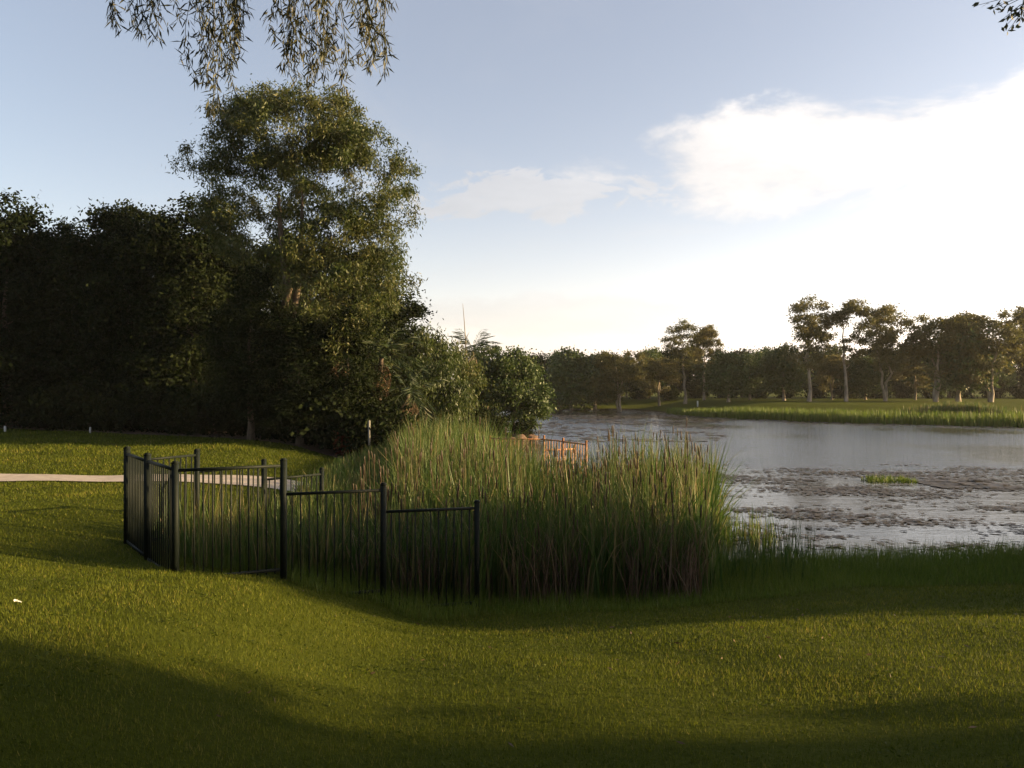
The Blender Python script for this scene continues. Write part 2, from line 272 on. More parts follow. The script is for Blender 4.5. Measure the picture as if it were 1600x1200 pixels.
# ---------------------------------------------------------------- trees
def make_tree(name, ell, nclump, nleaf, L, Wd, crad, trunk_r, top, seed, mleaf, mbark, droop=0.5, lean=(0, 0), stems=1, sparse=0.0, sides=7):
    global rng
    rng = np.random.default_rng(seed); E = np.array(ell, float)          # cx cy cz rx ry rz weight
    w = E[:, 3] * E[:, 4] * E[:, 5] * E[:, 6]; idx = rng.choice(len(E), nclump, p=w / w.sum())
    d = rng.normal(size=(nclump, 3)); d /= np.linalg.norm(d, axis=1)[:, None]; rr = rng.uniform(.15, 1, nclump) ** (1 / 2.4)
    C = E[idx, :3] + d * rr[:, None] * E[idx, 3:6]; C[:, 2] = np.maximum(C[:, 2], .3)
    tr = Acc(); nodes = []
    for s_ in range(stems):
        a = rng.uniform(0, 6.28); off = np.array([math.cos(a), math.sin(a)]) * (0 if stems == 1 else top * .10)
        k = 9; tz = np.linspace(0, 1, k); P = np.zeros((k, 3)); P[:, 2] = tz * top * rng.uniform(.9, 1.0); P[0, 2] = -.2
        P[:, 0] = lean[0] * tz ** 1.3 + off[0] * tz + rng.normal(size=k) * .02 * top * tz * (1 - tz) * 3; P[:, 1] = lean[1] * tz ** 1.3 + off[1] * tz + rng.normal(size=k) * .02 * top * tz * (1 - tz) * 3
        r_ = trunk_r * (1 - .85 * tz) * (1 if stems == 1 else .75); r_[0] *= 1.35; tube(tr, P, r_, sides + 2)
        for q, rad in zip(P[3:], r_[3:]): nodes.append((q, rad))
    order = np.argsort(np.linalg.norm(C - np.array([lean[0], lean[1], top * .6]), axis=1))
    for ci in order:
        c_ = C[ci]; NP = np.array([q for q, _ in nodes]); dd = np.linalg.norm(NP - c_, axis=1) + 1.6 * np.maximum(0, NP[:, 2] - c_[2] + .2)
        j = int(np.argmin(dd)); q, rad = nodes[j]; ln = np.linalg.norm(c_ - q)
        if ln < .05: continue
        tt_ = np.linspace(0, 1, 5)[:, None]; P = q + (c_ - q) * tt_; P[:, 2] += (tt_ * (1 - tt_))[:, 0] * ln * rng.uniform(-.05, .3); P[1:4, :2] += rng.normal(size=(3, 2)) * ln * .05
        r0 = min(rad * .75, .012 * ln + .02 * top / 8); tube(tr, P, np.linspace(r0, max(.006 * top / 10, r0 * .25), 5), 5)
        for u in (2, 3, 4): nodes.append((P[u], r0 * (1 - .18 * u)))
    per = max(1, nleaf // nclump); cr = crad * rng.uniform(.6, 1.25, nclump)
    ce = np.repeat(C, per, 0); n = len(ce); off = rng.normal(size=(n, 3)) * np.array([.55, .55, .42]) * np.repeat(cr, per)[:, None]
    P = ce + off; D = rng.normal(size=(n, 3)); D /= np.linalg.norm(D, axis=1)[:, None]; D[:, 2] -= droop * 1.6
    P[:, 2] = np.maximum(P[:, 2], .12)
    r = np.clip(np.repeat(rng.uniform(0, .75, nclump), per) * .55 + rng.uniform(0, .6, n), 0, 1); ac = Acc()
    leaves(ac, P, D, L * rng.uniform(.6, 1.3, n), Wd * rng.uniform(.7, 1.25, n), r)
    root = bpy.data.objects.new(name, None); COL.objects.link(root)
    link('trunk', tr.mesh('trunk', mbark, True), root); link('crown', ac.mesh('crown', mleaf), root)
    return root
def place(root, p, label, cat='tree', group=None, s=1.0, rz=0.0, fresh=False, name=None, sz=None):
    o = root if fresh else copy_tree(root)
    if name: o.name = name
    o.location = (p[0], p[1], p[2] - .03); o.rotation_euler = (0, 0, rz); o.scale = (s, s, sz or s)
    for k in ('label', 'category', 'group'):
        if k in o: del o[k]
    return tag(o, label, cat, group)
USED = set()
def put(root, *a, **k):
    f = root.name not in USED and id(root) not in USED; USED.add(id(root)); return place(root, *a, fresh=f, **k)
# the big tree beside the pond
dB = 31.0; mB = dB / F; bB = on(452, dB)
def eB(px, py, rx, ry, dy=0, w=1.0): z = CAMZ - (py - 600) * mB - bB[2]; return ((px - 452) * mB, dy, z, rx * mB, rx * mB * .95, ry * mB, w)
big = make_tree('spreading_tree', [eB(455, 200, 118, 72, 0, 1.3), eB(555, 290, 95, 95, -.4, 1.2), eB(530, 215, 60, 55, -.2, 1.2), eB(595, 420, 62, 85, -.6), eB(400, 320, 95, 105, .3), eB(520, 440, 110, 100, -.3), eB(325, 265, 50, 75, .5, .9),
    eB(500, 550, 120, 80, 0, .25), eB(385, 180, 65, 50), eB(615, 330, 45, 60, 0, .9)], 560, 105000, .17, .048, .43, .36, 9.5, 3, MGUM, MBARK, .55, (0, 0), 3)
place(big, bB, 'tallest tree, a broad gum with sunlit right side, beside the reeds', fresh=True)
# dark tall trees of the left grove
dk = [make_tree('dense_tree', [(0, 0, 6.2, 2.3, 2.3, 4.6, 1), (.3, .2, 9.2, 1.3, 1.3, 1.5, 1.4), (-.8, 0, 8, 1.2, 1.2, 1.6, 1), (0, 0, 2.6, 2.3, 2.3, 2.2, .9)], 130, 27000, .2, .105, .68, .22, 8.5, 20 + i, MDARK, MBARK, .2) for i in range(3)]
LF = [(12, 306, 36, 'dark dense tree at the left edge of the photo, crown slightly sunlit'), (72, 352, 37.5, 'dark tree, second from the left edge in the shaded grove'), (108, 338, 38.5, 'dark tree, third from the left edge in the shaded grove'),
      (152, 345, 37, 'dark tree in the grove left of its pointed highest crown'), (205, 304, 36.5, 'highest pointed dark tree of the left grove'), (255, 325, 37.5, 'dark tree just right of the highest pointed grove tree'),
      (302, 312, 35.5, 'dark round topped tree left of the broad gum'), (350, 350, 36.5, 'dark tree half hidden behind the left limbs of the broad gum'), (-70, 320, 38, 'dark grove tree just outside the left edge of the photo')]
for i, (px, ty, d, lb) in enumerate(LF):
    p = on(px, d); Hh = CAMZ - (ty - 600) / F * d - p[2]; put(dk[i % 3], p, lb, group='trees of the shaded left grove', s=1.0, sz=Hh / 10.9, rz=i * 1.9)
for i, (px, d, h) in enumerate([(-20, 44, 10), (60, 45, 9.5), (140, 46, 9.6), (230, 45, 9.8), (320, 44, 9.5), (400, 43, 10), (480, 41, 10), (560, 40, 9), (610, 41, 7.5)]):  # extra row behind the grove, added to block the light
    put(dk[i % 3], on(px, d), 'dark hidden tree added behind the left grove to block light', group='second row of the left grove', s=1.05, sz=h / 10.9, rz=i * 2.3 + 1)
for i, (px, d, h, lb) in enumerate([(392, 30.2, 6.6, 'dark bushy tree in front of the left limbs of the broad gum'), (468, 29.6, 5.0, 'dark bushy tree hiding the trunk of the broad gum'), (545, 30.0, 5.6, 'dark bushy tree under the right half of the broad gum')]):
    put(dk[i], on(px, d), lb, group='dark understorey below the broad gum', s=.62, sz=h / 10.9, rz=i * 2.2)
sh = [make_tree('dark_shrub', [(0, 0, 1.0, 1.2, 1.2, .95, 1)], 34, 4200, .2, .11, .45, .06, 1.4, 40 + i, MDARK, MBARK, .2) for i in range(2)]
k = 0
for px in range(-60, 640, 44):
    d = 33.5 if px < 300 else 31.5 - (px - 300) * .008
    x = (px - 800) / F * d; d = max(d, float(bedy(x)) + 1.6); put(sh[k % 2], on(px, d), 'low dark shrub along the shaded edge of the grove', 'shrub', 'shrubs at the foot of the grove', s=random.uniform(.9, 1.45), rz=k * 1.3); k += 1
# palms with hanging dead fronds
def frond_mesh(name, n, ln, mat, droop, seed):
    global rng
    rng = np.random.default_rng(seed); ac = Acc(); u = np.linspace(0, 1, 9); P = np.stack([u * ln * (1 - .25 * droop * u), np.zeros(9), ln * (.35 * u - droop * u ** 2)], 1)
    tube(ac, P, np.linspace(.018, .005, 9), 4); s_ = np.repeat(np.linspace(.3, 1, n), 2); C = np.stack([np.interp(s_, u, P[:, i]) for i in range(3)], 1)
    side = np.tile([-1, 1], n); D = np.stack([np.full(2 * n, .75), side * 1.0, np.full(2 * n, -.55 - droop * .4)], 1) + rng.normal(size=(2 * n, 3)) * .1
    leaves(ac, C, D, ln * .42 * (1.15 - .5 * s_), .045, rng.uniform(0, 1, 2 * n)); return ac.mesh(name, mat)
FM = [frond_mesh('frond', 16, 1.9, MPALM, dr, 60 + i) for i, dr in enumerate((.35, .7, 1.1))]; FD = frond_mesh('dead_frond', 12, 1.1, MPDEAD, 1.3, 66)
def palm(name, h, p, label, s=1.0, nf=20, nd=10):
    r_ = bpy.data.objects.new(name, None); COL.objects.link(r_); r_.location = p; r_.scale = (s, s, s); tag(r_, label, 'palm')
    ac = Acc(); u = np.linspace(0, 1, 8); tube(ac, np.stack([.15 * u ** 2, .1 * u, -.2 + u * (h + .2)], 1), .15 - .05 * u, 9); link('trunk', ac.mesh('trunk', MBARK, True), r_)
    for i in range(nf + nd):
        dead = i >= nf; e = random.uniform(-.2, 1.1) if not dead else random.uniform(-.9, -.3)
        link('dead_frond' if dead else 'frond', FD if dead else FM[i % 3], r_, (.15, .1, h - (.0 if not dead else .25)), (0, -e, i * 2.39996 + random.uniform(-.2, .2)))
    return r_
palm('fan_palm', 4.4, on(590, 30.4), 'palm with hanging pale dead fronds right below the broad gum', .85, 14, 12)
palm('fan_palm', 3.0, on(632, 31.0), 'shorter palm with brown skirt at the right foot of the broad gum', .85, 13, 12)
palm('fan_palm', 3.6, on(520, 30.2), 'shaded palm at the foot of the broad gum, left of the pale post')
palm('fan_palm', 4.7, on(735, 52), 'palm on the headland beside the bare dead trunk', 1.0, 24, 8)
palm('fan_palm', 1.7, on(872, 108), 'small lone palm on the far lawn beyond the headland', 1.05, 22, 3)
# red leaved shrub
put(make_tree('red_shrub', [(0, 0, .8, .35, .35, .6, 1)], 14, 420, .26, .06, .22, .03, 1.0, 71, MRED, MBARK, .5), on(535, 28.9), 'small red leaved shrub in the shade below the palms', 'shrub', s=.8)
# headland trees and bushes
bush = make_tree('round_bush', [(0, 0, 3.1, 2.1, 2.1, 2.3, 1), (1.0, -.3, 2.2, 1.5, 1.5, 1.7, 1), (-.9, 0, 3.6, 1.3, 1.3, 1.6, .8)], 110, 15000, .21, .11, .5, .12, 3.8, 80, MMID, MBARK, .3)
wil = make_tree('drooping_tree', [(0, 0, 3.6, 2.0, 2.0, 2.3, 1), (.5, 0, 1.9, 1.9, 1.9, 1.5, .8)], 100, 14000, .26, .07, .6, .14, 5.0, 81, MGUM, MBARK, .9)
put(bush, on(802, 53.5), 'bright leafy round bush at the tip of the headland', 'bush', s=1.02, sz=1.08)
put(bush, on(762, 56), 'leafy bush behind the palm on the headland', 'bush', s=1.05, rz=2.0, sz=1.08)
put(wil, on(662, 40), 'drooping green tree between the gum and the headland palm', s=1.0, sz=.86)
put(wil, on(700, 47), 'drooping tree just left of the headland palm', s=1.0, rz=2, sz=.84)
put(wil, on(640, 45), 'drooping tree behind the shorter palm', s=1.15, rz=4, sz=.98)
for px, d, s_ in ((690, 44, 1.0), (730, 49, .9), (770, 51.5, .8), (815, 52.4, .62)):
    put(sh[0], on(px, d), 'low dark shrub along the headland shore', 'shrub', 'shrubs on the headland shore', s=s_, rz=px)
ac = Acc(); u = np.linspace(0, 1, 8); tube(ac, np.stack([.25 * np.sin(u * 3), .1 * u, -.2 + u * 7.9], 1), .085 * (1 - .95 * u) + .008, 7)
for z0, dx, dz in ((3.6, .5, .7), (4.6, -.4, .6), (5.3, .25, .6)): tube(ac, [(.22, .05, z0), (.22 + dx * .5, .1, z0 + dz * .6), (.22 + dx, .1, z0 + dz)], [.03, .02, .006], 5)
link('dead_trunk', ac.mesh('dead_trunk', MPALE, True), None, on(722, 51), label='bare pale dead trunk rising above the headland', cat='dead tree')
def rock_mesh(seed):
    r2 = np.random.default_rng(seed); n1, n2 = 7, 10; th = np.linspace(.0, np.pi, n1)[:, None]; ph = np.linspace(0, 2 * np.pi, n2, endpoint=False)[None]
    V = np.stack([np.sin(th) * np.cos(ph), np.sin(th) * np.sin(ph), np.cos(th) + 0 * ph], -1).reshape(-1, 3); V *= (1 + r2.normal(size=(len(V), 1)) * .17) * np.array([1, .8, .65])
    i = np.arange(n1 - 1)[:, None] * n2; j = np.arange(n2)[None]; j2 = (j + 1) % n2
    return mesh('rock', V, np.stack([i + j, i + n2 + j, i + n2 + j2, i + j2], -1).reshape(-1, 4), None, MROCK)
for i, (px, d, s_, lb) in enumerate([(826, 52.2, .5, 'reddish rock at the very tip of the headland'), (812, 51.4, .55, 'large reddish rock second from the headland tip'), (797, 50.6, .42, 'reddish rock on the shore below the bright bush'),
        (783, 49.6, .4, 'small rock left of the rocks below the bright bush'), (770, 48.8, .45, 'rock nearest the reeds on the headland shore'), (820, 53.4, .6, 'tall rock under the right side of the bright bush')]):
    x = (px - 800) / F * d; link('rock', rock_mesh(90 + i), None, (x, d, -.02), (0, 0, i), lb, 'rock', 'rocks on the headland').scale = (s_ * 1.3, s_ * 1.2, s_ * 1.0)
# far bank trees
gA = make_tree('gum_tree', [(.2, 0, 10.2, 1.5, 1.5, 1.3, 1.2), (1.7, .3, 8.6, 1.1, 1.1, 1.2, 1), (-1.8, 0, 8.3, 1.1, 1.1, 1.3, 1), (.4, .6, 7.0, 1.6, 1.4, 1.3, .8), (-.9, -.3, 5.4, 1.4, 1.4, 1.2, .6), (1.2, 0, 4.6, 1.2, 1.2, 1.0, .5)], 78, 7000, .3, .11, .5, .17, 9.8, 100, MFAR, MPALE, .6, (.3, 0))
gB = make_tree('gum_tree', [(-1.0, 0, 9.9, 1.3, 1.3, 1.4, 1.2), (1.5, 0, 10.2, 1.2, 1.2, 1.2, 1.2), (2.3, 0, 7.8, 1.0, 1, 1.2, 1), (-2.1, 0, 7.6, 1.1, 1, 1.4, 1), (.2, .4, 6.7, 1.5, 1.4, 1.2, .7), (-.8, 0, 4.8, 1.4, 1.4, 1.1, .6), (1.4, 0, 4.4, 1.2, 1.2, 1, .4)], 84, 7600, .3, .11, .5, .18, 9.0, 101, MFAR, MPALE, .6, (-.4, 0), 2)
gF = make_tree('gum_tree', [(.6, 0, 10.3, 1.2, 1.2, 1.3, 1.2), (-1.2, .3, 9.3, 1.2, 1.1, 1.1, 1), (1.9, 0, 8.2, 1.0, 1.1, 1.1, 1), (-1.9, .2, 7.0, 1.0, 1.0, 1.1, .8), (.5, 0, 6.9, 1.2, 1.2, 1.0, .7), (.9, -.3, 5.2, 1.1, 1.1, .9, .5)], 78, 7000, .3, .11, .5, .16, 9.9, 108, MFAR, MPALE, .6, (-.5, .2))
gC = make_tree('broad_tree', [(0, 0, 7.4, 2.8, 2.8, 2.0, 1), (2.0, 0, 8.8, 1.5, 1.5, 1.5, 1.1), (-1.9, 0, 8.4, 1.6, 1.6, 1.5, 1.1), (2.6, 0, 5.6, 1.6, 1.6, 1.7, 1), (-2.6, 0, 5.4, 1.6, 1.6, 1.8, 1), (0, 0, 4.2, 2.4, 2.4, 1.3, .7), (-1.5, -.5, 3.0, 1.5, 1.5, 1.0, .5)], 130, 14000, .32, .13, .55, .24, 8.4, 102, MFAR, MPALE, .5, (0, 0), 2)
gD = make_tree('dense_far_tree', [(0, 0, 5.6, 3.2, 3, 3.4, 1), (1.2, 0, 7.8, 1.8, 1.8, 1.6, .9), (-1.4, 0, 7.2, 1.7, 1.7, 1.8, .9), (0, 0, 2.6, 3.2, 3, 1.9, .7)], 80, 10000, .45, .24, 1.0, .24, 7.0, 103, MDARK, MBARK, .3)
gE = make_tree('dense_far_tree', [(0, 0, 5.4, 3.0, 3, 3.2, 1), (-1.3, 0, 7.6, 1.6, 1.6, 1.5, .9), (1.5, 0, 6.8, 1.7, 1.7, 1.8, .9), (0, 0, 2.8, 3.0, 3, 1.7, .7)], 80, 10000, .45, .24, 1.0, .24, 7.0, 104, MMID, MPALE, .3)
FT = [(gC, 968, 540, 104, 'warm lit broad tree with twin pale trunks on the far lawn'), (gE, 893, 541, 108, 'green far tree just right of the headland bush'), (gA, 1070, 500, 108, 'sparse gum standing above the canopy left of the far lawn'),
      (gF, 1100, 506, 110, 'right of two sparse gums standing above the left canopy'), (gE, 1138, 545, 100, 'far tree with leaning pale trunk at the left end of the far reeds'), (gE, 1225, 535, 102, 'green far tree left of the tall slender gums'),
      (gA, 1264, 463, 98, 'tall slender gum, leftmost of the tall gums on the far bank'), (gF, 1322, 465, 98, 'tall gum, second from left of the tall far gums'), (gB, 1383, 472, 99, 'tall open gum with bright sky behind, third of the far gums'),
      (gC, 1462, 480, 96, 'dark dense tall tree right of the bright gap on the far bank'), (gE, 1497, 500, 97, 'leaning pale trunked tree beside the dark dense far tree'), (gC, 1548, 474, 95, 'spreading tall gum near the right edge with forked trunk'),
      (gF, 1610, 476, 97, 'tall far gum cut by the right edge of the photo'), (gE, 1172, 548, 108, 'rounded green far tree right of the leaning pale trunk'), (gC, 1300, 548, 110, 'low broad far tree between the first and second tall gums'), (gE, 1352, 552, 108, 'low green far tree between the second and third tall gums'), (gC, 1430, 545, 107, 'low broad far tree under the bright gap in the gums'), (gE, 930, 548, 112, 'green far tree left of the twin trunked tree'), (gC, 1030, 552, 112, 'broad tree between the twin trunked tree and the sparse gums')]
NOM = {id(gF): 11.6, id(gA): 11.6, id(gB): 11.6, id(gC): 10.6, id(gD): 9.8, id(gE): 9.5}
for i, (v, px, ty, d, lb) in enumerate(FT):
    p = on(px, d); Hh = CAMZ - (ty - 600) / F * d - p[2]; s_ = Hh / NOM[id(v)]; put(v, p, lb, group='trees on the far bank', s=s_ * (1.25 if v in (gA, gB, gF) else 1.15), sz=s_, rz=i * 1.7)
k = 0
for px in range(835, 1760, 36):
    v = (gD, gE, gE)[k % 3]; d = 122 + (k * 7 % 5) * 2.5; h = random.uniform(7.0, 8.6) if px < 1400 else random.uniform(8, 9.5); put(v, on(px, d), 'tree in the dark continuous wood behind the far bank trees', group='wood behind the far bank', s=h / 9.6, rz=k * 2.1); k += 1
for px in range(860, 1720, 46):  # dark shrubs stand in for the shade beneath the far canopy
    put(sh[k % 2], on(px, 117 + (k % 3) * 2), 'low dark shrub added as the darkness under the far wood', 'shrub', 'shrubs under the far wood', s=random.uniform(1.1, 1.7), rz=k); k += 1
# trees to the right, outside the view, that shade the near lawn
for i, (x, y, s_, v) in enumerate([(27, 2.0, .95, gD), (31, -1.6, 1.0, gE), (28, -5.5, 1.05, gD), (26, 11.5, .82, gE), (29, 15.0, .66, gD), (33, 12.4, .74, gD), (31, 18.5, .6, gE)]):
    put(v, (x, y, gz(x, y)), 'leafy tree right of the photo shading the lawn and fence', group='shade trees right of the lawn', s=s_, rz=i)
for i, (x, y, s_, v) in enumerate([(-9, -5, 1.1, gE), (-3.5, -8, 1.15, gD), (3, -7, 1.1, gE), (9, -9, 1.2, gD), (15, -7, 1.1, gE), (-16, -6, 1.2, gD), (-18, 3, 1.1, gE)]):  # unseen row added to cover part of the sky and deepen shade
    put(v, (x, y, gz(x, y)), 'unseen leafy tree added behind the viewpoint to block skylight', group='trees added behind the viewpoint', s=s_, rz=i * 1.4)
for i, (x, y) in enumerate([(13, 12.0), (14.2, 13.6), (13.2, 15.0), (16.5, 12.2)]):  # unseen shrubs, added to cast shade on the bank
    put(sh[i % 2], (x, y, gz(x, y)), 'shrub added out of view to shade the pond bank', 'shrub', 'unseen shading shrubs right of the lawn', s=1.3, rz=i)
# weeping tree over the camera's left, its strands hang into the view
rng = np.random.default_rng(120); ac = Acc(); tr = Acc(); tx, ty = -6.6, 3.6; tz = gz(tx, ty)
u = np.linspace(0, 1, 9); tube(tr, np.stack([tx + .5 * u ** 2, ty + .2 * np.sin(3 * u), tz - .2 + u * 6.5], 1), .26 - .17 * u, 10)
ends = [(-2.9, 6.1, 7.4), (-2.3, 6.2, 7.6), (-1.6, 6.3, 7.5), (-1.0, 6.0, 7.3), (-5, 7.5, 7.2), (-8.5, 6, 7), (-9.5, 3, 7), (-7.5, .5, 7.3), (-4.5, 1, 7.6)]
for e in ends:
    q = np.array([tx + .35, ty, tz + 4.6]); e = np.array(e); P = q + (e - q) * u[:, None]; P[:, 2] += 1.1 * u * (1 - u) * 2; tube(tr, P, .085 * (1 - .85 * u) + .006, 6)
ST = []
for px, yb, n in [(182, 40, 2), (225, 62, 3), (246, 60, 2), (272, 48, 1), (312, 130, 3), (330, 172, 4), (345, 110, 4), (362, 80, 3), (385, 50, 2), (405, 35, 1), (440, 95, 2), (455, 110, 3), (474, 125, 4), (490, 118, 3), (505, 80, 2), (535, 130, 3), (560, 75, 2), (575, 90, 3), (590, 118, 2), (605, 130, 2), (617, 60, 1)]:
    for i in range(n):
        d = 6.1 + rng.normal() * .25; b_ = at(px + rng.normal() * 7, yb - abs(rng.normal()) * 26 + 6, d); ST.append((b_, 7.3 + rng.normal() * .15))
for i in range(70):
    a = rng.uniform(0, 6.28); q = np.array([tx + rng.uniform(1, 3.4) * math.cos(a), ty + rng.uniform(1, 3.4) * math.sin(a), 0])
    if q[0] > -.95 * q[1] * .68 - .6 and q[1] > 0: continue
    q[2] = rng.uniform(4.6, 6); ST.append((q, 7.2))
for b_, zt in ST:
    L_ = zt - b_[2]; kk = 8; v = np.linspace(0, 1, kk); P = np.stack([b_[0] + (rng.normal() * .12) * (1 - v) ** 2 * -1 + .04 * np.sin(v * 7 + rng.uniform(0, 6)), b_[1] + .04 * np.cos(v * 6), b_[2] + v * L_], 1)
    P[0] = b_; tube(ac, P, np.linspace(.0022, .005, kk), 4, .2); n = int(L_ * 85); s_ = rng.uniform(0, 1, n) ** 1.15
    C = np.stack([np.interp(s_, v, P[:, j]) for j in range(3)], 1) + rng.normal(size=(n, 3)) * .018; D = rng.normal(size=(n, 3)) * .55; D[:, 2] -= 1.0
    leaves(ac, C, D, rng.uniform(.06, .12, n), rng.uniform(.009, .015, n), rng.uniform(0, 1, n))
wr = bpy.data.objects.new('weeping_tree', None); COL.objects.link(wr); wr.location = (tx, ty, tz)
for nm, a_, mt in (('trunk', tr, MBARK), ('crown', ac, MWEEP)):
    o = link(nm, a_.mesh(nm, mt, nm == 'trunk'), wr, (-tx, -ty, -tz))
tag(wr, 'weeping tree whose narrow leaved strands hang in at the top left', 'tree')
# tree whose twig shows at the top right
tq = make_tree('overhanging_tree', [(0, 0, 6.3, 3.0, 3.0, 2.0, 1)], 70, 9000, .075, .034, .55, .2, 6.5, 130, MTWIG, MBARK, .4)
p0 = np.array([10.2, 3.4, gz(10.2, 3.4)]); place(tq, p0, 'broadleaf tree whose leafy twig pokes in at the top right', fresh=True)
ac = Acc(); rng = np.random.default_rng(131); tw = Acc(); a0 = np.array([8.0, 4.2, p0[2] + 5.4]); tips = [at(1528, 8, 6), at(1548, 14, 6), at(1566, 12, 6), at(1585, 20, 6), at(1572, 40, 6), at(1562, 34, 6), at(1585, 34, 6), at(1595, 8, 6), at(1575, 48, 6)]
hub = at(1625, -5, 6); tube(tw, [a0, (a0 + hub) / 2 + (0, 0, .15), hub], [.03, .018, .008], 6)
for q in tips:
    tube(tw, [hub, (hub + q) / 2 + (0, 0, .03), q], [.005, .003, .0015], 4); n = 7; s_ = rng.uniform(.55, 1.0, n)[:, None]; C = hub + (q - hub) * s_ + rng.normal(size=(n, 3)) * .015
    D = rng.normal(size=(n, 3)) + (q - hub) * 2.0; D[:, 2] -= .6; leaves(ac, C, D, rng.uniform(.045, .07, n), rng.uniform(.018, .028, n), rng.uniform(0, 1, n))
s_ = rng.uniform(0, 1, 260)[:, None]; C = a0 + (hub + np.array([.35, -.1, .05]) - a0) * s_ + rng.normal(size=(260, 3)) * np.array([.16, .16, .12]) + np.array([.12, 0, .1]); D = rng.normal(size=(260, 3)); D[:, 2] -= .6
leaves(ac, C, D, rng.uniform(.045, .07, 260), rng.uniform(.018, .028, 260), rng.uniform(0, 1, 260))
link('branch', tw.mesh('branch', MBARK, True), tq, -p0 + (0, 0, .03)); link('twig_leaves', ac.mesh('twig_leaves', MTWIG), tq, -p0 + (0, 0, .03))

# ---------------------------------------------------------------- fences
def fence(name, posts, panels, mat, label, pw=.075, bw=.018, gap=.107, cat='fence'):
    """posts: (x, y, ground z, top z); panels: (i, j, top rail z, bottom rail z)"""
    root = bpy.data.objects.new(name, None); COL.objects.link(root); o0 = Vector((posts[0][0], posts[0][1], posts[0][2])); root.location = o0; tag(root, label, cat)
    a = Acc(); box(a, (0, 0, .5), (bw, bw, 1)); bar = a.mesh('bar', mat); a = Acc(); box(a, (0, 0, .5), (1, .04, .04)); rail = a.mesh('rail', mat)
    for x, y, g_, tz_ in posts:
        a = Acc(); h = tz_ - g_ + .15; box(a, (0, 0, h / 2), (pw, pw, h)); po = link('post', a.mesh('post', mat), root, Vector((x, y, g_ - .15)) - o0)
        a = Acc(); q = pw + .008; box(a, (0, 0, .009), (q, q, .018)); box(a, (0, 0, .026), (q * .7, q * .7, .016)); link('cap', a.mesh('cap', mat), po, (0, 0, h))
    for i, j, zt, zb in panels:
        A = Vector(posts[i][:2]); B = Vector(posts[j][:2]); d = B - A; L = d.length; yaw = math.atan2(d.y, d.x); n = int(L / gap); u = d / L
        for z, nm in ((zt, 'top_rail'), (zb, 'bottom_rail')):
            a = Acc(); box(a, (L / 2, 0, 0), (L - pw, .038, .038)); link(nm, a.mesh(nm, mat), root, Vector((A.x, A.y, z)) - o0, (0, 0, yaw))
        for k in range(1, n):
            q = A + u * (L * k / n); b_ = link('bar', bar, root, Vector((q.x, q.y, zb - .05)) - o0, (0, 0, yaw)); b_.scale = (1, 1, zt - zb + .03)
    return root
A_ = (-4.42, 10.45); P2 = (-5.31, 11.6); P1 = (-6.19, 12.8); B_ = (-3.17, 11.05); C_ = (-1.85, 11.45); D_ = (-.52, 11.8); Q1 = (-5.52, 13.95); Q2 = (-4.66, 14.95); Q3 = (-3.8, 15.9)
def pz(p, top): return (p[0], p[1], gz(*p), top)
fence('bar_fence', [pz(P1, 2.56), pz(P2, 2.56), pz(A_, 2.555), pz(B_, 2.535), pz(C_, 2.146), pz(D_, 1.845), pz(Q1, 2.43), pz(Q2, 2.16), pz(Q3, 1.9)],
      [(0, 1, 2.475, 1.08), (1, 2, 2.475, 1.06), (2, 3, 2.465, 1.03), (3, 4, 2.07, .63), (4, 5, 1.76, .36), (0, 6, 2.355, 1.02), (6, 7, 2.06, .72), (7, 8, 1.8, .5)], MMETAL, 'dark stepped metal bar fence enclosing the near reeds')
o1 = (-.68, 24.4); o2 = (.965, 24.0); o3 = (1.49, 23.2); o4 = (2.06, 22.1); o5 = (1.95, 24.6)
def ow(p, top): return (p[0], p[1], -.3, top)
fence('bar_fence', [ow(o1, 1.98), ow(o2, 2.02), ow(o3, 2.0), ow(o4, 2.0), ow(o5, 1.7)], [(0, 1, 1.93, .75), (1, 2, 1.93, .62), (2, 3, 1.92, .6), (1, 4, 1.6, .4)], MSUNBROWN, 'small orange brown bar fence lit by the sun behind the reeds', .06, .016, .13)

# ---------------------------------------------------------------- small things
def post(name, p, h, w, label, cat, mat, plate=False):
    r_ = bpy.data.objects.new(name, None); COL.objects.link(r_); r_.location = p; tag(r_, label, cat)
    a = Acc(); box(a, (0, 0, h / 2 - .1), (w, w, h + .2)); box(a, (0, 0, h + .01), (w * .7, w * .7, .02)); link('shaft', a.mesh('shaft', mat), r_)
    if plate: a = Acc(); box(a, (-.07, 0, h - .2), (.13, .03, .34)); link('plate', a.mesh('plate', MMETAL), r_)
post('marker_post', on(577, 28.0), 1.52, .07, 'slim pale post at the garden bed edge below the gum', 'post', MPOST, True)
post('marker_peg', on(8, 34.2), .22, .07, 'small white peg at the left edge of the shaded lawn', 'peg', MPAPER)
post('marker_peg', on(141, 33.0), .24, .05, 'thin white peg before the shaded grove, right of the other peg', 'peg', MPAPER)
post('marker_peg', on(1090, 101), .7, .16, 'pale peg on the far lawn below the sparse gums', 'peg', MPAPER)
rng = np.random.default_rng(9); gxx, gyy = np.meshgrid(np.linspace(-.03, .03, 7), np.linspace(-.022, .022, 6)); zz = rng.uniform(0, .02, gxx.shape) + .02
i = np.arange(42).reshape(6, 7); pp = on(25, 6.9); link('paper_scrap', mesh('paper_scrap', np.stack([gxx, gyy, zz], -1).reshape(-1, 3), np.stack([i[:-1, :-1], i[:-1, 1:], i[1:, 1:], i[1:, :-1]], -1).reshape(-1, 4), None, MPAPER), None, pp, (0, .4, .3), 'crumpled white scrap lying on the lawn at the left edge', 'litter')

